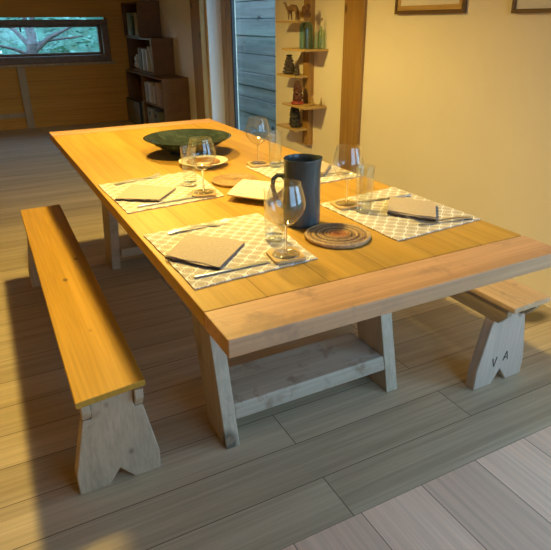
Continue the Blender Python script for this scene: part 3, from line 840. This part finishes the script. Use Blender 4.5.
figure('carved_totem', 'tall black carved totem on the lowest board of the wall shelf', 'carved_black', (1.94, 3.165, zt_odd(2)),
       [(0, 0, .022, .050, .8, 1.05, .55), (0, .004, .055, .050, .8, 1.0, .62), (-.018, .02, .05, .014, 1, 1, 1.3), (-.018, -.02, .05, .014, 1, 1, 1.3), (0, 0, .09, .049, .8, 1.0, .62), (-.02, .012, .095, .012, 1, 1, 1.5), (-.02, -.016, .085, .012, 1, 1, 1.3), (0, 0, .124, .047, .8, .98, .62), (-.014, .012, .13, .010, 1, 1, 1), (-.014, -.012, .13, .010, 1, 1, 1), (0, 0, .150, .038, .8, 1, .5)], .4)

# bottles
def bottle(name, label, loc, prof, mat, cat='bottle', flat=1.0):
    t = thing(name, label, cat, loc, abs_=False)
    inner = [(max(.002, r - .003), z) for r, z in prof[1:]]
    b = MB(); b.lathe([(0, 0)] + prof + inner[::-1] + [(0, .005)], seg=32)
    for v in b.bm.verts: v.co.x *= flat
    b.build('glass_body', mat, t, True)
    return t
tl = bottle('glass_jar', 'teal glass jar holding dried seed heads on the second shelf board', (1.905, 2.945, zt_even(0)),
       [(.045, 0), (.0495, .005), (.0495, .145), (.046, .160), (.034, .168), (.032, .178), (.036, .183)], 'teal_glass', 'jar')
r = random.Random(4)
b = MB()
x0, y0, z0 = 0, 0, 0
def bouquet(root_o, name_label, loc, n, hgt, mat_h, rad, spread, hr):
    t = thing('dried_stems', name_label, 'dried flowers', loc, abs_=False)
    b = MB(); b2 = MB()
    for i in range(n):
        a = 2 * PI * i / n + r.uniform(-.3, .3); s1 = spread * r.uniform(.3, 1); hh = hgt * r.uniform(.8, 1.05)
        p0 = (rad * math.cos(a + 2), rad * math.sin(a + 2), .007); p1 = (s1 * .35 * math.cos(a), s1 * .35 * math.sin(a), hh * .6); p2 = (s1 * math.cos(a), s1 * math.sin(a), hh)
        b.tube([p0, p1, p2], [.0013, .0012, .001], 5)
        b2.ball((p2[0], p2[1], p2[2] + hr * .8), hr * r.uniform(.8, 1.15), 2, (.8, .8, 1.35), .35, 90)
    b.build('stem', 'twig', t, True); b2.build('seed_head', mat_h, t, True)
    return t
bouquet(None, 'bunch of brown dried seed heads standing in the teal jar', (1.905, 2.945, zt_even(0)), 14, .255, 'dried_seed', .012, .030, .017)
bottle('glass_bottle', 'slim pale clear bottle to the right of the teal jar', (2.000, 2.888, zt_even(0)),
       [(.022, 0), (.0245, .004), (.0245, .110), (.020, .118), (.0105, .130), (.0095, .150), (.012, .154)], 'pale_glass')
bouquet(None, 'single dried twig standing in the slim clear bottle', (2.000, 2.888, zt_even(0)), 2, .20, 'twig', .003, .010, .008)

# ------------------------------------------------------------------ stepped bookcases by the far corner
CR = 'dark crates stacked as a stepped bookcase'
def crate(label, x0, y0, y1, z0, z1, shelf=None, divider=None, trim=None):
    t = thing('bookcase', label, 'bookcase', (1.87, (y0 + y1) / 2, z0), group=CR)
    x1 = XW - .004; th = .022
    MB().box(x0, x1, y0, y0 + th, z0, z1).bevel(.002, 1).build('side_panel', 'crate_wood', t)
    MB().box(x0, x1, y1 - th, y1, z0, z1).bevel(.002, 1).build('side_panel', 'crate_wood', t)
    MB().box(x0, x1, y0 + th, y1 - th, z1 - th, z1).build('top_panel', 'crate_wood', t)
    MB().box(x0, x1, y0 + th, y1 - th, z0, z0 + th).build('bottom_panel', 'crate_wood', t)
    MB().box(x1 - .01, x1, y0 + th, y1 - th, z0 + th, z1 - th).build('back_panel', 'crate_wood', t)
    if divider: MB().box(x0 + .004, x1 - .011, divider - .011, divider + .011, z0 + th + .0005, (shelf - th if shelf and False else z1 - th) - .0005).build('divider', 'crate_wood', t)
    if shelf: 
        ya = (divider + .0115) if divider else y0 + th
        MB().box(x0 + .004, x1 - .011, y0 + th, (divider - .0115) if divider else y1 - th, shelf - .02, shelf).build('shelf', 'crate_wood', t)
    if trim:
        ya, yb = trim
        MB().box(x0 - .012, x0 - .0005, ya, yb, z1 - .022, z1 - .002).box(x0 - .012, x0 - .0005, ya, ya + .02, z0 + .04, z1 - .022).bevel(.002, 1).build('edge_trim', 'pale_trim', t)
    return t
crate('long dark bottom bookcase of the stepped stack, holding magazines', 1.70, 6.0, 7.76, .0, .722, shelf=.375, divider=6.95)
crate('dark middle bookcase of the stepped stack with a pale trimmed front', 1.76, 6.49, 7.76, .723, 1.160, trim=(6.52, 7.05))
crate('dark topmost bookcase of the stepped stack', 1.74, 6.95, 7.76, 1.161, 1.592)

def book(name, label, cat, x, y, z, th, h, d, cover, group, lean=0):
    t = thing(name, label, cat, (x, y, z), group=group)
    rot = Matrix.Rotation(lean, 3, 'X') if lean else None
    pv = (x, y + th, z) if lean < 0 else (x, y, z)
    b = MB(); b.box(x, x + d, y, y + .12 * th, z, z + h, rot, pv).box(x, x + d, y + .88 * th, y + th, z, z + h, rot, pv).box(x, x + .006, y + .12 * th, y + .88 * th, z, z + h, rot, pv)
    b.build('cover', cover, t)
    MB().box(x + .006, x + d - .004, y + .13 * th, y + .87 * th, z + .004, z + h - .004, rot, pv).build('pages', 'paper', t)
    return t
def ordn(k): return ['first', 'second', 'third', 'fourth', 'fifth', 'sixth', 'seventh', 'eighth', 'ninth', 'tenth'][k]
cols = [(.26, .14, .06), (.30, .17, .08), (.34, .20, .11), (.42, .26, .16), (.24, .15, .08), (.50, .40, .27), (.44, .33, .20), (.56, .47, .33), (.30, .26, .18), (.40, .34, .24)]
names = ['brown', 'brown', 'reddish brown', 'pinkish', 'brown', 'cream', 'tan', 'cream', 'grey', 'greyish']
y = 6.05
for k in range(10):
    cm = plain(f'magazine_cover_{k}', cols[k], .6, var=.15, vscale=15)
    th = [.055, .06, .07, .075, .07, .085, .08, .09, .07, .08][k]
    book('magazine', f'{names[k]} magazine, {ordn(k)} from the near end of the row in the bottom bookcase', 'magazine', 1.715 + .004 * (k % 3), y, .3755, th, [.20, .21, .23, .275, .25, .22, .235, .25, .26, .24][k], .22, f'magazine_cover_{k}', 'magazines in the bottom bookcase')
    y += th + .008
def box_file(label, x, y, z, th, h, d, mat, hole=True):
    t = thing('box_file', label, 'box file', (x, y, z), group='box files in the bottom bookcase')
    b = MB(); b.box(x, x + d, y, y + th, z, z + h).bevel(.004, 1); b.build('case', mat, t)
    if hole:
        b = MB(); b.lathe([(0, 0), (.024, 0), (.024, .003), (.015, .003), (.015, .001), (0, .001)], seg=20)
        bmesh.ops.rotate(b.bm, verts=b.bm.verts, cent=(0, 0, 0), matrix=Matrix.Rotation(-PI / 2, 3, 'Y'))
        bmesh.ops.translate(b.bm, verts=b.bm.verts, vec=(x - .0005, y + th / 2, z + h * .76))
        o = b.build('finger_hole', 'hole', t)
    return t
box_file('slate box file nearest the room in the lower row, with a dark finger hole', 1.715, 6.34, .0225, .22, .27, .24, 'slate_card')
box_file('grey box file behind the slate one in the lower row', 1.715, 6.62, .0225, .22, .275, .24, 'grey_card')
box_file('pale narrow box file at the far end of the lower row', 1.715, 7.02, .0225, .10, .32, .24, 'white_card', False)
book('book', 'small pale book lying close to the near end of the lower row', 'book', 1.72, 6.14, .0225, .07, .16, .18, 'white_card', 'loose books in the bookcases')
# black portfolio leaning by the bookcase, standing on the floor
t = thing('portfolio_case', 'black portfolio case standing on the floor against the bookcase', 'portfolio', (1.62, 7.3, 0))
b = MB(); b.box(1.655, 1.692, 7.02, 7.72, 0.0, .34).bevel(.006); b.build('case', 'black_card', t)
MB().box(1.652, 1.6545, 7.02, 7.72, .01, .33).build('pale_edge', 'slate_card', t)
# middle bookcase contents
for k, (yy, h, cm, nm) in enumerate(((6.87, .27, 'white_card', 'cream'), (6.96, .265, 'grey_card', 'grey'), (7.05, .27, 'white_card', 'pale'), (7.15, .25, 'slate_card', 'slate'), (7.24, .28, 'grey_card', 'dull grey'))):
    book('book', f'{nm} upright book, {ordn(k)} from the bent folder in the middle bookcase', 'book', 1.785, yy, .7455, .055, h, .2, cm, 'books in the middle bookcase')
t = thing('paper_folder', 'bent white paper folder slumped in the middle bookcase', 'folder', (1.79, 6.7, .7455))
b = MB(); A, C = [], []
for i in range(13):
    u = i / 12; A.append((1.78, 6.62 + .16 * u ** 2.2, .7475 + .31 * u)); C.append((1.97, 6.62 + .16 * u ** 2.2, .7475 + .31 * u))
up = []
for s in (A, C):
    up.append([b.bm.verts.new(p) for p in s] + [b.bm.verts.new((p[0], p[1] + .03, p[2] - .001)) for p in reversed(s)])
m = len(up[0])
for i in range(m): b.bm.faces.new((up[0][i], up[0][(i + 1) % m], up[1][(i + 1) % m], up[1][i]))
b.bm.faces.new(up[0][::-1]); b.bm.faces.new(up[1])
b.build('cover', 'white_card', t, False)
figure('owl_ornament', 'small white owl-shaped ornament left of the books in the middle bookcase', 'white_card', (1.83, 7.52, .7455),
       [(0, 0, .05, .062, .9, 1, .8), (0, 0, .13, .05, .9, 1, .9), (0, .03, .175, .014, 1, 1, 1.2), (0, -.03, .175, .014, 1, 1, 1.2)], .08)
# top bookcase contents
plain('cover_tan', (.42, .27, .11), .7); plain('cover_greyish', (.34, .36, .28), .7); plain('cover_green', (.12, .16, .09), .7)
book('book', 'tall tan book in the topmost bookcase', 'book', 1.76, 7.10, 1.1835, .13, .27, .2, 'cover_tan', 'books in the topmost bookcase')
book('book', 'dark green book behind the tan one in the topmost bookcase', 'book', 1.76, 7.38, 1.1835, .08, .24, .2, 'cover_green', 'books in the topmost bookcase')
book('book', 'pale grey book at the far end of the topmost bookcase', 'book', 1.76, 7.50, 1.1835, .12, .28, .2, 'cover_greyish', 'books in the topmost bookcase')

# ------------------------------------------------------------------ lamp over the table, daylight
def pendant(label, x, y, z, watts, spot=None, blend=.9):
    t = thing('pendant_lamp', label, 'lamp', (x, y, z), group='pendant lamps over the table')
    b = MB(); s = .15
    A = [(x - s, y - s, z - .06), (x + s, y - s, z - .06), (x + s, y + s, z - .06), (x - s, y + s, z - .06)]
    C = [(x + (p[0] - x) * .6, y + (p[1] - y) * .6, z + .10) for p in A]
    b.poly8(A, C); b.bm.faces.ensure_lookup_table(); b.bm.faces.remove(b.bm.faces[0])
    so_ = b.build('lamp_shade', 'lamp_metal', t); md = so_.modifiers.new('thick', 'SOLIDIFY'); md.thickness = .004
    MB().tube([(x, y, z + .10), (x, y, HC - .001)], .006, 8).build('cord', 'lamp_metal', t)
    q = s * .86
    MB().box(x - q, x + q, y - q * .72, y - .008, z - .030, z - .026).box(x - q, x + q, y + .008, y + q * .72, z - .030, z - .026).build('diffuser', 'lamp_glow', t)
    if spot:
        la = bpy.data.lights.new('lamp_light', 'SPOT'); la.spot_size = math.radians(spot); la.spot_blend = blend; la.shadow_soft_size = .07
    else:
        la = bpy.data.lights.new('lamp_light', 'AREA'); la.shape = 'RECTANGLE'; la.size = .16; la.size_y = .16
    la.energy = watts; la.color = (1, .72, .19)
    lo = bpy.data.objects.new('lamp_light', la); COL.objects.link(lo); lo.location = (x, y, z - .045)
pendant('dark square pendant lamp hanging over the far half of the table', .40, 2.35, 2.06, 160, 168, .5)
pendant('added dark square pendant lamp hanging over the near half of the table', .36, .95, 2.00, 113, 130)  # second lamp added to even out the light along the table
for loc, n_, sx, sy_ in (((XW + .36, (BY0 + BY1) / 2, (BZ0 + BZ1) / 2), (-1, 0, 0), BY1 - BY0, BZ1 - BZ0), (((BX0 + BX1) / 2, YB - .22, (BH0 + BH1) / 2), (0, 1, 0), BX1 - BX0, BH1 - BH0)):
    po_ = bpy.data.lights.new('window_portal', 'AREA'); po_.shape = 'RECTANGLE'; po_.size = sx; po_.size_y = sy_
    po_.cycles.is_portal = True
    pob = bpy.data.objects.new('window_portal', po_); COL.objects.link(pob); pob.location = loc
    pob.rotation_euler = Vector(n_).to_track_quat('-Z', 'Y').to_euler()

wd = bpy.data.worlds.new('sky'); sc.world = wd; wd.use_nodes = True
nt = wd.node_tree; bg = nt.nodes['Background']
tc = N(nt, 'ShaderNodeTexCoord'); sp_ = N(nt, 'ShaderNodeSeparateXYZ'); nt.links.new(tc.outputs['Generated'], sp_.inputs[0])
nt.links.new(ramp(nt, sp_.outputs[2], [(0.0, (.40, .68, 1.0)), (.5, (.34, .64, 1.0)), (1, (.30, .59, 1.0))]), bg.inputs[0])
bg.inputs[1].default_value = 5.8

# ------------------------------------------------------------------ camera
F, yaw, pitch, roll = 556.0113, -.4787, .4276, -.0083
cy, sy, cp, spn = math.cos(yaw), math.sin(yaw), math.cos(pitch), math.sin(pitch)
f = Vector((-sy * cp, cy * cp, -spn)); r_ = Vector((cy, sy, 0)); u_ = r_.cross(f)
c_, s_ = math.cos(roll), math.sin(roll)
X = c_ * r_ + s_ * u_; Y = -s_ * r_ + c_ * u_
cam = bpy.data.cameras.new('camera'); cob = bpy.data.objects.new('camera', cam); COL.objects.link(cob)
mt = Matrix((X, Y, -f)).transposed().to_4x4(); mt.translation = Vector((-.3554, -.8901, 1.3385))
cob.matrix_world = mt
cam.sensor_fit = 'HORIZONTAL'; cam.sensor_width = 36; cam.lens = F / 551 * 36; cam.clip_start = .02
sc.camera = cob
sc.view_settings.view_transform = 'Standard'; sc.view_settings.look = 'None'
sc.view_settings.exposure = 0.0; sc.view_settings.gamma = 1; sc.view_settings.use_curve_mapping = False
sc.cycles.use_denoising = True
sc.cycles.transparent_max_bounces = 24; sc.cycles.max_bounces = 10; sc.cycles.diffuse_bounces = 5
sc.cycles.caustics_reflective = False; sc.cycles.caustics_refractive = False
sc.cycles.sample_clamp_indirect = 6
for o in bpy.data.objects:
    if '_o' in o: del o['_o']
